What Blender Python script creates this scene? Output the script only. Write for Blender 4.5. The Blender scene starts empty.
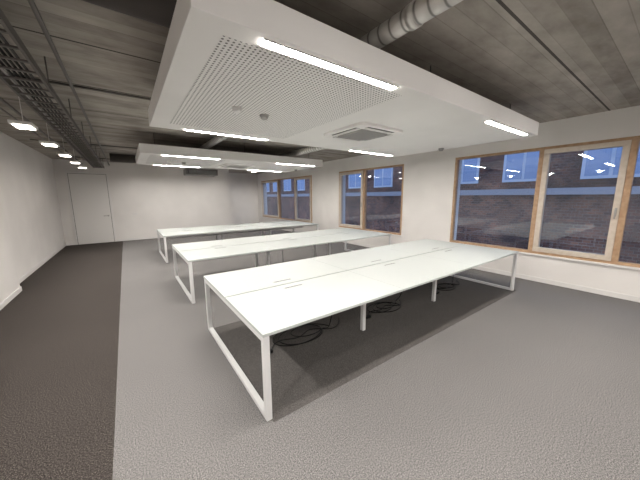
import bpy, bmesh, math, random
from mathutils import Matrix, Vector
random.seed(3)
S=bpy.context.scene
try:
    S.view_settings.view_transform='Standard'
    S.view_settings.look='None'
except Exception: pass

# ---------------------------------------------------------------- materials
def lin(c):
    return tuple(((v/255)/12.92 if v/255<=.04045 else (((v/255)+.055)/1.055)**2.4) for v in c)+(1,)
def mat(name,col,rough=.6,metal=0,emit=None,es=0,spec=.5):
    m=bpy.data.materials.new(name); m.use_nodes=True
    b=m.node_tree.nodes['Principled BSDF']
    b.inputs['Base Color'].default_value=lin(col); b.inputs['Roughness'].default_value=rough
    b.inputs['Metallic'].default_value=metal; b.inputs['Specular IOR Level'].default_value=spec
    if emit:
        b.inputs['Emission Color'].default_value=lin(emit); b.inputs['Emission Strength'].default_value=es
    return m
class N:
    def __init__(s,m): s.t=m.node_tree; s.b=s.t.nodes['Principled BSDF'] if 'Principled BSDF' in s.t.nodes else None
    def n(s,ty,**k):
        o=s.t.nodes.new(ty)
        for a,v in k.items(): setattr(o,a,v)
        return o
    def l(s,a,b): s.t.links.new(a,b)
def objcoord(n,scale=(1,1,1)):
    tc=n.n('ShaderNodeNewGeometry'); mp=n.n('ShaderNodeMapping'); mp.inputs['Scale'].default_value=scale
    n.l(tc.outputs['Position'],mp.inputs['Vector']); return mp.outputs['Vector']
def ramp(n,fac,stops):
    r=n.n('ShaderNodeValToRGB'); e=r.color_ramp.elements
    while len(e)<len(stops): e.new(.5)
    for i,(p,c) in enumerate(stops): e[i].position=p; e[i].color=lin(c)
    n.l(fac,r.inputs['Fac']); return r.outputs['Color']
def bump(n,h,st,dist=.01):
    b=n.n('ShaderNodeBump'); b.inputs['Strength'].default_value=st; b.inputs['Distance'].default_value=dist
    n.l(h,b.inputs['Height']); n.l(b.outputs['Normal'],n.b.inputs['Normal'])
def carpet(name,c0,c1,c2):
    m=mat(name,c1,.95,spec=.1); n=N(m)
    v=objcoord(n)
    a=n.n('ShaderNodeTexNoise'); a.inputs['Scale'].default_value=120; a.inputs['Detail'].default_value=4; a.inputs['Roughness'].default_value=.85
    n.l(v,a.inputs['Vector'])
    col=ramp(n,a.outputs['Fac'],[(.38,c0),(.5,c1),(.62,c2)])
    g=n.n('ShaderNodeTexNoise'); g.inputs['Scale'].default_value=.9; n.l(v,g.inputs['Vector'])
    mx=n.n('ShaderNodeMixRGB',blend_type='MULTIPLY'); mx.inputs['Fac'].default_value=.2
    n.l(col,mx.inputs['Color1']); n.l(ramp(n,g.outputs['Fac'],[(.3,(205,205,205)),(.7,(255,255,255))]),mx.inputs['Color2'])
    n.l(mx.outputs['Color'],n.b.inputs['Base Color']); bump(n,a.outputs['Fac'],.08,.002)
    return m
M_carL=carpet('carpet_light_grey',(76,75,75),(118,116,115),(164,161,159))
M_carD=carpet('carpet_dark_brown',(26,24,23),(56,52,50),(122,114,108))
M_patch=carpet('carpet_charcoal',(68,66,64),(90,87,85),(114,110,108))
def plaster(name,c):
    m=mat(name,c,.85,spec=.2); n=N(m); v=objcoord(n)
    a=n.n('ShaderNodeTexNoise'); a.inputs['Scale'].default_value=1.2; n.l(v,a.inputs['Vector'])
    c2=tuple(int(x*.975) for x in c)
    n.l(ramp(n,a.outputs['Fac'],[(.35,c2),(.65,c)]),n.b.inputs['Base Color'])
    f=n.n('ShaderNodeTexNoise'); f.inputs['Scale'].default_value=180; n.l(v,f.inputs['Vector']); bump(n,f.outputs['Fac'],.08,.002)
    return m
M_wall=plaster('white_wall_paint',(238,235,232))
M_canopy=plaster('white_canopy_board',(240,238,236))
def math_(n,op,a,b=None):
    o=n.n('ShaderNodeMath',operation=op)
    for i,q in enumerate((a,b)):
        if q is None: continue
        if hasattr(q,'links'): n.l(q,o.inputs[i])
        else: o.inputs[i].default_value=q
    return o.outputs[0]
# ceiling: board-marked concrete, boards running along X
M_ceil=mat('board_marked_concrete',(120,112,104),.85,spec=.2); n=N(M_ceil)
v=objcoord(n)
sx=n.n('ShaderNodeSeparateXYZ'); n.l(v,sx.inputs[0])
row=math_(n,'MULTIPLY',sx.outputs['Y'],1/.15)
idx=math_(n,'FLOOR',row); fr=math_(n,'FRACT',row)
wn=n.n('ShaderNodeTexWhiteNoise',noise_dimensions='1D'); n.l(idx,wn.inputs['W'])
ns=n.n('ShaderNodeTexNoise'); ns.inputs['Scale'].default_value=2.6; ns.inputs['Detail'].default_value=8; ns.inputs['Roughness'].default_value=.6; n.l(objcoord(n,(.8,1.6,1)),ns.inputs['Vector'])
mixf=math_(n,'ADD',math_(n,'MULTIPLY',wn.outputs['Value'],.2),math_(n,'MULTIPLY',ns.outputs['Fac'],.8))
col=ramp(n,mixf,[(.3,(138,132,124)),(.5,(166,160,152)),(.72,(188,182,174))])
gl=math_(n,'LESS_THAN',fr,.05)
big=math_(n,'LESS_THAN',math_(n,'FRACT',math_(n,'MULTIPLY',math_(n,'ADD',sx.outputs['Y'],11.02),1/1.2)),.02)
mx=n.n('ShaderNodeMixRGB',blend_type='MULTIPLY'); n.l(math_(n,'MULTIPLY',gl,.3),mx.inputs['Fac']); n.l(col,mx.inputs['Color1']); mx.inputs['Color2'].default_value=(.3,.28,.26,1)
mx2=n.n('ShaderNodeMixRGB'); n.l(math_(n,'MULTIPLY',big,.85),mx2.inputs['Fac']); n.l(mx.outputs['Color'],mx2.inputs['Color1']); mx2.inputs['Color2'].default_value=(.03,.027,.025,1)
n.l(mx2.outputs['Color'],n.b.inputs['Base Color']); bump(n,mixf,.1,.005)
# perforated board
M_perf=mat('perforated_board',(226,223,220),.8); n=N(M_perf); v=objcoord(n)
sx=n.n('ShaderNodeSeparateXYZ'); n.l(v,sx.inputs[0]); P=.033
fx=math_(n,'SUBTRACT',math_(n,'FRACT',math_(n,'MULTIPLY',sx.outputs['X'],1/P)),.5)
fy=math_(n,'SUBTRACT',math_(n,'FRACT',math_(n,'MULTIPLY',sx.outputs['Y'],1/P)),.5)
r2=math_(n,'ADD',math_(n,'MULTIPLY',fx,fx),math_(n,'MULTIPLY',fy,fy))
hole=math_(n,'LESS_THAN',r2,.058)
mx=n.n('ShaderNodeMixRGB'); n.l(hole,mx.inputs['Fac']); mx.inputs['Color1'].default_value=lin((238,236,234)); mx.inputs['Color2'].default_value=lin((96,94,93)); n.l(mx.outputs['Color'],n.b.inputs['Base Color'])
# wood
def wood(name,c0,c1):
    m=mat(name,c0,.5); n=N(m); v=objcoord(n,(8,2.5,2.5))
    a=n.n('ShaderNodeTexNoise'); a.inputs['Scale'].default_value=5; a.inputs['Detail'].default_value=6; n.l(v,a.inputs['Vector'])
    n.l(ramp(n,a.outputs['Fac'],[(.3,c0),(.7,c1)]),n.b.inputs['Base Color']); return m
M_wood=wood('light_oak',(172,138,106),(198,166,134))
M_sash=wood('pale_oak_sash',(204,190,174),(218,206,192))
M_top=mat('white_laminate',(190,195,193),.45,spec=.35)
M_steel=mat('white_powder_coat',(220,220,220),.4)
M_slot=mat('cable_slot_dark',(62,62,64),.5)
M_trim=mat('white_trim',(232,230,228),.5)
M_door=mat('white_door_laminate',(236,234,231),.5)
M_metal=mat('brushed_steel',(170,168,165),.35,1)
M_black=mat('black_cable',(8,8,9),.5,spec=.2)
M_dark=mat('dark_grille',(66,64,63),.6)
M_unit=mat('fan_coil_grey',(120,118,115),.6)
M_grey=mat('mid_grey_plastic',(160,158,156),.5)
M_tray=mat('galvanised_tray',(108,104,101),.5,.5)
M_ddk=mat('dark_duct',(66,61,58),.6,.2)
M_led=mat('led_diffuser',(255,252,246),.4,emit=(255,248,240),es=138)
M_spotl=mat('downlight_lens',(255,250,240),.4,emit=(255,244,230),es=18)
M_duct=mat('galvanised_duct',(206,204,200),.4,.6); n=N(M_duct); v=objcoord(n)
w=n.n('ShaderNodeTexWave',wave_type='BANDS',bands_direction='Y'); w.inputs['Scale'].default_value=3.0; n.l(v,w.inputs['Vector'])
n.l(ramp(n,w.outputs['Fac'],[(.0,(130,128,125)),(.12,(206,204,200)),(1,(218,216,212))]),n.b.inputs['Base Color']); bump(n,w.outputs['Fac'],.4,.006)
# glass: clear sheet, reflection rises with viewing angle (Schlick)
M_glass=bpy.data.materials.new('window_glass'); M_glass.use_nodes=True; t=M_glass.node_tree; t.nodes.clear(); n=N(M_glass)
o=n.n('ShaderNodeOutputMaterial'); mixs=n.n('ShaderNodeMixShader'); tr=n.n('ShaderNodeBsdfTransparent'); gg=n.n('ShaderNodeBsdfGlossy'); ge=n.n('ShaderNodeNewGeometry')
dp=n.n('ShaderNodeVectorMath',operation='DOT_PRODUCT'); n.l(ge.outputs['Normal'],dp.inputs[0]); n.l(ge.outputs['Incoming'],dp.inputs[1])
c=math_(n,'ABSOLUTE',dp.outputs['Value']); F=math_(n,'ADD',math_(n,'MULTIPLY',math_(n,'POWER',math_(n,'SUBTRACT',1.0,c),5.0),.92),.075)
gg.inputs['Roughness'].default_value=.0; tr.inputs['Color'].default_value=(.88,.94,1,1)
n.l(F,mixs.inputs[0]); n.l(tr.outputs[0],mixs.inputs[1]); n.l(gg.outputs[0],mixs.inputs[2]); n.l(mixs.outputs[0],o.inputs[0])
# facade brick
M_brick=mat('facade_brick',(120,84,66),.9); n=N(M_brick)
tc=n.n('ShaderNodeNewGeometry'); sx=n.n('ShaderNodeSeparateXYZ'); cb=n.n('ShaderNodeCombineXYZ'); n.l(tc.outputs['Position'],sx.inputs[0]); n.l(sx.outputs['Y'],cb.inputs['X']); n.l(sx.outputs['Z'],cb.inputs['Y'])
bt=n.n('ShaderNodeTexBrick'); bt.inputs['Scale'].default_value=2.4; bt.inputs['Color1'].default_value=lin((160,108,82)); bt.inputs['Color2'].default_value=lin((106,74,62)); bt.inputs['Mortar'].default_value=lin((150,134,122)); bt.inputs['Mortar Size'].default_value=.018
n.l(cb.outputs[0],bt.inputs['Vector'])
pn=n.n('ShaderNodeTexNoise'); pn.inputs['Scale'].default_value=.7; pn.inputs['Detail'].default_value=5; n.l(tc.outputs['Position'],pn.inputs['Vector'])
mx=n.n('ShaderNodeMixRGB',blend_type='MULTIPLY'); mx.inputs['Fac'].default_value=.8; n.l(bt.outputs['Color'],mx.inputs['Color1']); n.l(ramp(n,pn.outputs['Fac'],[(.35,(120,122,130)),(.65,(255,250,245))]),mx.inputs['Color2'])
n.l(mx.outputs['Color'],n.b.inputs['Base Color'])
M_stone=mat('facade_stone',(160,156,156),.8)
M_extwin=mat('facade_window_glass',(110,128,158),.15,emit=(150,165,195),es=.3)
M_extfr=mat('facade_window_frame',(200,204,210),.6)
M_street=mat('asphalt',(74,74,78),.9)

# ---------------------------------------------------------------- mesh builder
class B:
    def __init__(s,name): s.name=name; s.bm=bmesh.new(); s.mats=[]
    def mi(s,m):
        if m not in s.mats: s.mats.append(m)
        return s.mats.index(m)
    def _fin(s,vs,m,smooth=False):
        i=s.mi(m); fs=set()
        for v in vs:
            for f in v.link_faces: fs.add(f)
        for f in fs: f.material_index=i; f.smooth=smooth
        return fs
    def box(s,x0,x1,y0,y1,z0,z1,m,bev=0):
        mt=Matrix.Translation(((x0+x1)/2,(y0+y1)/2,(z0+z1)/2))@Matrix.Diagonal((abs(x1-x0),abs(y1-y0),abs(z1-z0),1))
        r=bmesh.ops.create_cube(s.bm,size=1,matrix=mt); vs=r['verts']; s._fin(vs,m)
        if bev>0:
            es=set(e for v in vs for e in v.link_edges)
            bmesh.ops.bevel(s.bm,geom=list(es),offset=bev,segments=2,profile=.5,affect='EDGES',material=s.mi(m))
        return s
    def cyl(s,p,q,r,m,seg=20,r2=None,smooth=True):
        p=Vector(p);q=Vector(q);d=q-p
        mt=Matrix.Translation((p+q)/2)@d.to_track_quat('Z','Y').to_matrix().to_4x4()
        rr=bmesh.ops.create_cone(s.bm,cap_ends=True,segments=seg,radius1=r,radius2=r if r2 is None else r2,depth=d.length,matrix=mt)
        for f in s._fin(rr['verts'],m,smooth):
            if len(f.verts)>4: f.smooth=False
        return s
    def prism(s,pts,z0,z1,m):
        a=[s.bm.verts.new((x,y,z0)) for x,y in pts]; b=[s.bm.verts.new((x,y,z1)) for x,y in pts]; k=len(pts)
        s.bm.faces.new(a[::-1]); s.bm.faces.new(b)
        for i in range(k): s.bm.faces.new((a[i],a[(i+1)%k],b[(i+1)%k],b[i]))
        s._fin(a+b,m); return s
    def done(s,parent=None):
        bmesh.ops.recalc_face_normals(s.bm,faces=s.bm.faces[:])
        me=bpy.data.meshes.new(s.name); s.bm.to_mesh(me); s.bm.free()
        for m in s.mats: me.materials.append(m)
        o=bpy.data.objects.new(s.name,me); S.collection.objects.link(o)
        if parent: o.parent=parent
        return o
def tube(name,pts,r,m,parent=None,cyclic=False):
    c=bpy.data.curves.new(name,'CURVE'); c.dimensions='3D'; c.bevel_depth=r; c.bevel_resolution=3
    sp=c.splines.new('NURBS'); sp.points.add(len(pts)-1)
    for i,p in enumerate(pts): sp.points[i].co=(*p,1)
    sp.use_endpoint_u=True; sp.order_u=4; sp.use_cyclic_u=cyclic
    c.materials.append(m); o=bpy.data.objects.new(name,c); S.collection.objects.link(o)
    if parent: o.parent=parent
    return o

# ---------------------------------------------------------------- room
XR=6.64; XL=-1.777; XL2=-1.95; YB=13.39; YB2=15.7; YF=-5.2; ZC=3.11; XC=4.22; XS=-.238
B('floor').box(XS,XR+.3,YF-.2,YB2+.2,-.1,0,M_carL).box(XL2-.3,XS,YF-.2,YB2+.2,-.1,0,M_carD).done()
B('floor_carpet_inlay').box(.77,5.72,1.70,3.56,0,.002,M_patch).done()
B('ceiling').box(XL2-.3,XR+.3,YF-.2,YB2+.2,ZC,ZC+.2,M_ceil).done()
B('wall_left').box(XL-.4,XL,YF-.2,7.27,0,ZC,M_wall).box(XL2-.3,XL2,7.27,YB2,0,ZC,M_wall).done()
B('wall_back').box(XL2,XC,YB,YB+.2,0,ZC,M_wall).box(XC-.2,XC,YB+.2,YB2,0,ZC,M_wall).box(XC-.2,XR,YB2,YB2+.2,0,ZC,M_wall).done()
B('wall_front').box(XL2,XR,YF-.2,YF,0,ZC,M_wall).done()
WB=.57; WT=2.65
wins=[(-.95,[ .65,1.828],3.52),(5.02,[6.62],7.94),(9.78,[11.25,12.9],15.1)]
b=B('wall_right'); W=.32
b.box(XR,XR+W,YF,YB2+.2,0,WB,M_wall).box(XR,XR+W,YF,YB2+.2,WT,ZC,M_wall)
e=[YF]+[v for w in wins for v in (w[0],w[2])]+[YB2+.2]
for i in range(0,len(e),2): b.box(XR,XR+W,e[i],e[i+1],WB,WT,M_wall)
b.done()
def window(i,y0,ms,y1,sash):
    b=B('window_%d'%i); f=.05; xa=XR+.0; xb=XR+.10
    b.box(xa-.012,xb,y0,y1,WB,WB+f,M_wood,.004).box(xa-.012,xb,y0,y1,WT-f,WT,M_wood,.004)
    b.box(xa-.012,xb,y0,y0+f,WB+f,WT-f,M_wood,.004).box(xa-.012,xb,y1-f,y1,WB+f,WT-f,M_wood,.004)
    eds=[y0+f]
    for m in ms:
        b.box(xa-.012,xb,m-.04,m+.04,WB+f,WT-f,M_wood,.004); eds+= [m-.04,m+.04]
    eds.append(y1-f)
    for k in range(0,len(eds),2):
        a,c=eds[k],eds[k+1]
        if k//2 in sash:
            s=.085; z0=WB+f; z1=WT-f; xx=XR-.035
            b.box(xx,xb-.02,a,c,z0,z0+s,M_sash,.006).box(xx,xb-.02,a,c,z1-s,z1,M_sash,.006)
            b.box(xx,xb-.02,a,a+s,z0+s,z1-s,M_sash,.006).box(xx,xb-.02,c-s,c,z0+s,z1-s,M_sash,.006)
            b.box(xx-.012,xx,a+.026,a+.054,1.38,1.52,M_metal,.003).box(xx-.045,xx-.01,a+.032,a+.048,1.46,1.476,M_metal).box(xx-.05,xx-.034,a+.03,a+.05,1.34,1.48,M_metal,.004)
            b.box(xa+.03,xa+.036,a+s,c-s,z0+s,z1-s,M_glass)
        else:
            b.box(xa+.05,xa+.056,a,c,WB+f,WT-f,M_glass)
    b.done()
    B('trim_%d'%i).box(XR-.05,XR-.001,y0-.04,y1+.04,WB-.035,WB-.001,M_trim,.004).done()
window(1,*wins[0],sash=(1,)); window(2,*wins[1],sash=(1,)); window(3,*wins[2],sash=(0,2))
h=.09;t_=.014
B('baseboard_right').box(XR-t_,XR-.001,YF+.02,YB2-.02,0.001,h,M_trim,.003).done()
B('baseboard_left').box(XL+.001,XL+t_,YF+.02,7.27,0.001,h,M_trim,.003).box(XL2+.001,XL+t_,7.271,7.284,0.001,h,M_trim).box(XL2+.001,XL2+t_,7.285,YB-.02,0.001,h,M_trim,.003).done()
D0=-1.589;D1=-.51;DH=2.62
B('baseboard_back').box(XL2+.02,D0-.07,YB-t_,YB-.001,0.001,h,M_trim,.003).box(D1+.07,XC-.01,YB-t_,YB-.001,0.001,h,M_trim,.003).box(XC+.001,XC+t_,YB,YB2-.02,0.001,h,M_trim,.003).done()
# door
b=B('door_1')
M_gap=mat('door_gap',(110,106,102),.8)
b.box(D0,D1,YB-.03,YB-.002,.008,DH,M_door,.002)
b.box(D0-.012,D0,YB-.026,YB-.001,.002,DH+.012,M_gap).box(D1,D1+.012,YB-.026,YB-.001,.002,DH+.012,M_gap).box(D0,D1,YB-.026,YB-.001,DH,DH+.012,M_gap)
b.box(D0-.07,D0-.012,YB-.035,YB-.001,.002,DH+.07,M_trim,.003).box(D1+.012,D1+.07,YB-.035,YB-.001,.002,DH+.07,M_trim,.003).box(D0-.012,D1+.012,YB-.035,YB-.001,DH+.012,DH+.07,M_trim,.003)
b.cyl((D1-.08,YB-.03,1.05),(D1-.08,YB-.09,1.05),.012,M_metal).cyl((D1-.08,YB-.085,1.05),(D1-.22,YB-.085,1.05),.01,M_metal).cyl((D1-.08,YB-.036,1.05),(D1-.08,YB-.03,1.05),.028,M_metal)
b.done()
B('wall_socket').box(.2,.36,YB-.012,YB-.001,1.05,1.13,M_trim,.003).done()

# ---------------------------------------------------------------- tables
def bench(x0,x1,y0,D):
    b=B('bench_desk'); z=.74; th=.025; y1=y0+D; ym=(y0+y1)/2; nx=3; w=(x1-x0)/nx
    for i in range(nx):
        a=x0+i*w+(.0015 if i else 0); c=x0+(i+1)*w-(.0015 if i<nx-1 else 0)
        for (p,q,s) in ((y0,ym-.012,-1),(ym+.012,y1,1)):
            b.box(a,c,p,q,z-th,z,M_top,.002)
            cx=(a+c)/2-.1; cy=ym+s*.13
            b.box(cx-.12,cx+.12,cy-.02,cy+.02,z,z+.002,M_top); b.box(cx-.11,cx+.11,cy-.007,cy+.007,z+.002,z+.003,M_slot)
    L=.05; g=.004
    def loop(xa,ya,yb,foot=True):
        b.box(xa,xa+L,ya,ya+L,g,z-th-.001,M_steel,.004).box(xa,xa+L,yb-L,yb,g,z-th-.001,M_steel,.004)
        if foot: b.box(xa,xa+L,ya+L,yb-L,g,g+L*.8,M_steel,.004)
        b.box(xa,xa+L,ya+L,yb-L,z-th-L,z-th-.001,M_steel,.004)
    loop(x0+.005,y0+.005,y1-.005); loop(x1-L-.005,y0+.005,y1-.005)
    for i in (1,2): loop(x0+i*w-L/2,y0+.58,y1-.58,False)
    for yy in (y0+.18,ym-.12,ym+.08,y1-.22): b.box(x0+L,x1-L,yy,yy+.04,z-th-.045,z-th-.002,M_steel)
    b.box(x0+.2,x1-.2,ym-.13,ym-.128,z-.2,z-.06,M_steel).box(x0+.2,x1-.2,ym+.128,ym+.13,z-.2,z-.06,M_steel).box(x0+.2,x1-.2,ym-.13,ym+.13,z-.202,z-.2,M_steel)
    return b.done()
bench(.72,5.66,1.724,1.85); bench(.72,5.70,4.61,1.85); bench(.72,5.74,8.04,1.85)
def coil(cx,cy,R,n,tail,seed):
    rd=random.Random(seed); e=bpy.data.objects.new('cable_coil',None); S.collection.objects.link(e)
    pts=[]; ox,oy,rr=0,0,R
    for i in range(n*12):
        if i%12==0: nox,noy,nrr=rd.uniform(-.6,.6)*R,rd.uniform(-.4,.4)*R,R*rd.uniform(.5,1.1)
        ox+=(nox-ox)*.2; oy+=(noy-oy)*.2; rr+=(nrr-rr)*.2
        a=i/12*2*math.pi
        pts.append((cx+ox+rr*1.3*math.cos(a),cy+oy+rr*.85*math.sin(a),.012+.009*(i/12)))
    pts+=tail
    tube('cable',pts,.006,M_black,e)
    p2=[(cx-R*1.9,cy-R*.3,.01),(cx-R*1.4,cy+R*.6,.01),(cx-R*.6,cy-R*.5,.03),(cx+R*.2,cy+R*.5,.04),(cx+R*1.1,cy-R*.6,.02),(cx+R*1.8,cy,.01),(cx+R*2.1,cy+R*.4,.01)]
    tube('cable_2',p2,.006,M_black,e)
    B('plug').box(cx-R*1.9-.08,cx-R*1.9+.01,cy-R*.3-.02,cy-R*.3+.02,.006,.04,M_black,.004).done(e)
coil(1.72,2.66,.29,3,[(2.0,2.6,.015),(2.12,2.7,.05),(2.15,2.68,.3),(2.16,2.65,.54)],1)
coil(3.12,2.60,.22,3,[(3.4,2.7,.015),(3.6,2.65,.06),(3.6,2.65,.3),(3.6,2.65,.54)],2)
coil(4.86,2.55,.24,3,[(5.1,2.6,.015),(5.2,2.62,.06),(5.2,2.65,.3),(5.2,2.65,.54)],3)
coil(2.6,5.5,.15,3,[(2.8,5.5,.015),(2.9,5.5,.06),(2.9,5.53,.3),(2.9,5.53,.54)],4)

# ---------------------------------------------------------------- canopies
ZU=2.64; TH=.19
def canopy(x0,x1,y0,y1):
    root=bpy.data.objects.new('suspended_ceiling_canopy',None); S.collection.objects.link(root)
    B('canopy_board').box(x0,x1,y0,y1,ZU,ZU+TH,M_canopy,.003).done(root)
    B('perforated_panel').box(x0+.19,x0+1.78,y0+.15,y1-.32,ZU-.003,ZU-.0005,M_perf).done(root)
    for (a,c) in ((x0+.40,x0+1.59),(x1-1.49,x1-.25)):
        for yy in (y0+.045,y1-.125):
            b=B('linear_light'); w=.07
            b.box(a-.006,c+.006,yy-.006,yy,ZU-.008,ZU-.0005,M_grey).box(a-.006,c+.006,yy+w,yy+w+.006,ZU-.008,ZU-.0005,M_grey)
            b.box(a,c,yy,yy+w,ZU-.006,ZU-.001,M_led); b.done(root)
    cx=(x0+x1)/2+.06; cy=(y0+y1)/2+.03; b=B('cassette_air_conditioner'); r=.42
    pts=[]
    for k in range(4):
        for j in range(5):
            a=math.pi/2*k+math.pi/2*j/4; ox=(r-.09)*(1 if k in(0,3) else -1); oy=(r-.09)*(1 if k in(0,1) else -1)
            pts.append((cx+ox+.09*math.cos(a),cy+oy+.09*math.sin(a)))
    b.prism(pts,ZU-.035,ZU-.0005,M_canopy)
    for s in (-1,1):
        b.box(cx-.25,cx+.25,cy+s*.33-.035,cy+s*.33+.035,ZU-.038,ZU-.034,M_dark); b.box(cx+s*.33-.035,cx+s*.33+.035,cy-.25,cy+.25,ZU-.038,ZU-.034,M_dark)
        b.box(cx-.25,cx+.25,cy+s*.32-.02,cy+s*.32+.03,ZU-.046,ZU-.039,M_trim); b.box(cx+s*.32-.02,cx+s*.32+.03,cy-.25,cy+.25,ZU-.046,ZU-.039,M_trim)
    b.box(cx-.25,cx+.25,cy-.25,cy+.25,ZU-.046,ZU-.034,M_grey,.004)
    for k in range(12): b.box(cx-.23,cx+.23,cy-.22+k*.04-.011,cy-.22+k*.04+.011,ZU-.05,ZU-.045,M_grey)
    b.done(root)
    ym=(y0+y1)/2
    for (xx,dy,m) in ((x0+.67,-.02,M_trim),(x0+1.0,.05,M_grey),(x1-.2,.1,M_grey)):
        b=B('smoke_detector'); b.cyl((xx,ym+dy,ZU-.02),(xx,ym+dy,ZU-.003),.05,m).cyl((xx,ym+dy,ZU-.05),(xx,ym+dy,ZU-.02),.03,m,r2=.045); b.done(root)
    b=B('hanger_rods')
    for xx in (x0+.3,(x0+x1)/2,x1-.3):
        for yy in (y0+.3,y1-.3): b.cyl((xx,yy,ZU+TH),(xx,yy,ZC),.006,M_tray,8)
    b.done(root)
canopy(.346,5.22,1.52,4.2)
canopy(.34,4.95,6.7,9.0)
canopy(.346,5.22,-3.7,-1.0)

# ---------------------------------------------------------------- services
def duct(name,p,q,r,m):
    b=B(name); b.cyl(p,q,r,m,28); p=Vector(p);q=Vector(q);d=(q-p); L=d.length; d.normalize(); k=1.5
    while k<L-.3:
        c=p+d*k; b.cyl(c-d*.03,c+d*.03,r+.008,m,28); b.cyl(c,Vector((c.x,c.y,ZC)),.005,M_tray,6); k+=1.5
    b.done()
duct('ventilation_duct',(1.76,YF+.5,2.98),(1.76,10.3,2.98),.072,M_duct)
duct('ventilation_duct',(4.1,4.3,2.97),(4.1,10.3,2.97),.08,M_duct)
duct('ventilation_duct',(-.25,10.6,2.96),(4.4,10.6,2.96),.12,M_ddk)
duct('ventilation_duct',(-.2,2.2,2.97),(1.6,2.2,2.97),.1,M_ddk)
b=B('fan_coil_unit'); b.box(1.9,3.0,10.85,11.5,2.56,2.78,M_unit,.01).box(1.95,2.95,10.84,10.85,2.6,2.74,M_dark)
for k in range(4): b.box(1.97,2.93,10.83,10.84,2.61+k*.034,2.625+k*.034,M_grey)
for xx in (2.0,2.9):
    for yy in (10.95,11.4): b.cyl((xx,yy,2.78),(xx,yy,ZC),.006,M_tray,6)
b.done()
b=B('cable_ladder')
ya,yb=YF+.3,13.2
for xx in (-.82,-.52): b.box(xx-.01,xx+.01,ya,yb,2.84,2.91,M_tray)
k=ya
while k<yb: b.box(-.81,-.53,k,k+.03,2.845,2.86,M_tray); k+=.25
k=ya+.4
while k<yb: b.cyl((-.84,k,2.87),(-.84,k,ZC),.006,M_tray,6).cyl((-.5,k,2.87),(-.5,k,ZC),.006,M_tray,6); k+=1.4
for i in range(6): b.cyl((-.77+i*.035,ya,2.875),(-.77+i*.035,yb,2.875),.011,random.Random(i).choice([M_black,M_grey,M_dark]),8)
b.done()
for xx,zz,r in ((-1.15,2.98,.02),(-1.3,3.0,.014),(-.36,2.98,.016)):
    B('sprinkler_pipe').cyl((xx,YF+.3,zz),(xx,13.3,zz),r,M_tray,10).done()
for yy in (4.6,9.2,12.2): B('conduit_pipe').cyl((XL2+.3,yy,3.088),(XR-.1,yy,3.088),.014,M_tray,10).done()
def downlight(x,y,z,energy,tx,ty,soft=.06):
    b=B('downlight')
    b.box(x-.10,x+.10,y-.16,y+.16,z+.01,z+.05,M_trim,.006).box(x-.075,x+.075,y-.13,y+.13,z+.004,z+.011,M_spotl)
    b.cyl((x,y,z+.05),(x,y,ZC),.004,M_trim,6); o=b.done()
    ld=bpy.data.lights.new('spot','SPOT'); ld.energy=energy; ld.spot_size=math.radians(130); ld.spot_blend=.9; ld.color=(1,.96,.91); ld.shadow_soft_size=soft
    lo=bpy.data.objects.new('downlight_lamp',ld); S.collection.objects.link(lo); lo.parent=o; lo.location=(x,y,z-.01); lo.rotation_euler=(math.radians(ty),math.radians(tx),0)
for yy in (-2.1,-.7,.73,2.15,3.58,5.0,6.43,7.86,9.3,10.7): downlight(-.93,yy,2.61,145,-30,0)
for xx in (.6,2.0,3.4): downlight(xx,11.95,3.0,72,0,15)  # added fill lamps, hidden by the second canopy, to brighten the back wall
downlight(5.5,13.4,3.0,170,0,20)  # added fill lamp, kept out of sight, to brighten the far recess
for xx in (1.0,3.0,5.0): downlight(xx,-.55,2.72,80,0,50,.12)  # added fill behind the camera, aimed at the canopy's front face

# ---------------------------------------------------------------- outside
XF=13.5
B('exterior_facade').box(XF,XF+.5,-25,40,-6,9,M_brick).box(XF-.25,XF,-25,40,1.75,2.0,M_stone).box(XF-.12,XF,-25,40,-.9,-.7,M_stone).box(XF-.2,XF,-25,40,4.9,5.1,M_stone).done()
b=B('exterior_windows')
k=-24
while k<39:
    for z0,z1 in ((2.3,4.6),(-4,-1.5),(5.6,8)):
        b.box(XF-.06,XF-.001,k,k+1.5,z0,z1,M_extfr).box(XF-.08,XF-.06,k+.1,k+.7,z0+.1,z1-.1,M_extwin).box(XF-.08,XF-.06,k+.8,k+1.4,z0+.1,z1-.1,M_extwin)
    k+=2.5
b.done()
B('exterior_street').box(XR+.5,XF,-25,40,-6.2,-6,M_street).done()
w=bpy.data.worlds.new('dusk_sky'); S.world=w; w.use_nodes=True; bg=w.node_tree.nodes['Background']; bg.inputs['Color'].default_value=(.31,.41,.66,1); bg.inputs['Strength'].default_value=2.1

# ---------------------------------------------------------------- camera
yaw,pitch,roll,f,H=.6249,-.1618,.0064,266.66,1.7404
cy,sy=math.cos(yaw),math.sin(yaw); cp,sp=math.cos(pitch),math.sin(pitch); cr,sr=math.cos(roll),math.sin(roll)
def camax(v):
    x,y,z=v; r=x*cy-y*sy; fw=x*sy+y*cy; f2=fw*cp+z*sp; u=-fw*sp+z*cp
    return (r*cr-u*sr, r*sr+u*cr, -f2)
R=Matrix([camax((1,0,0)),camax((0,1,0)),camax((0,0,1))])
cd=bpy.data.cameras.new('camera'); cd.sensor_width=36; cd.lens=36*f/640; cd.clip_start=.05
co=bpy.data.objects.new('camera',cd); S.collection.objects.link(co); co.matrix_world=Matrix.Translation((0,0,H))@R.to_4x4(); S.camera=co
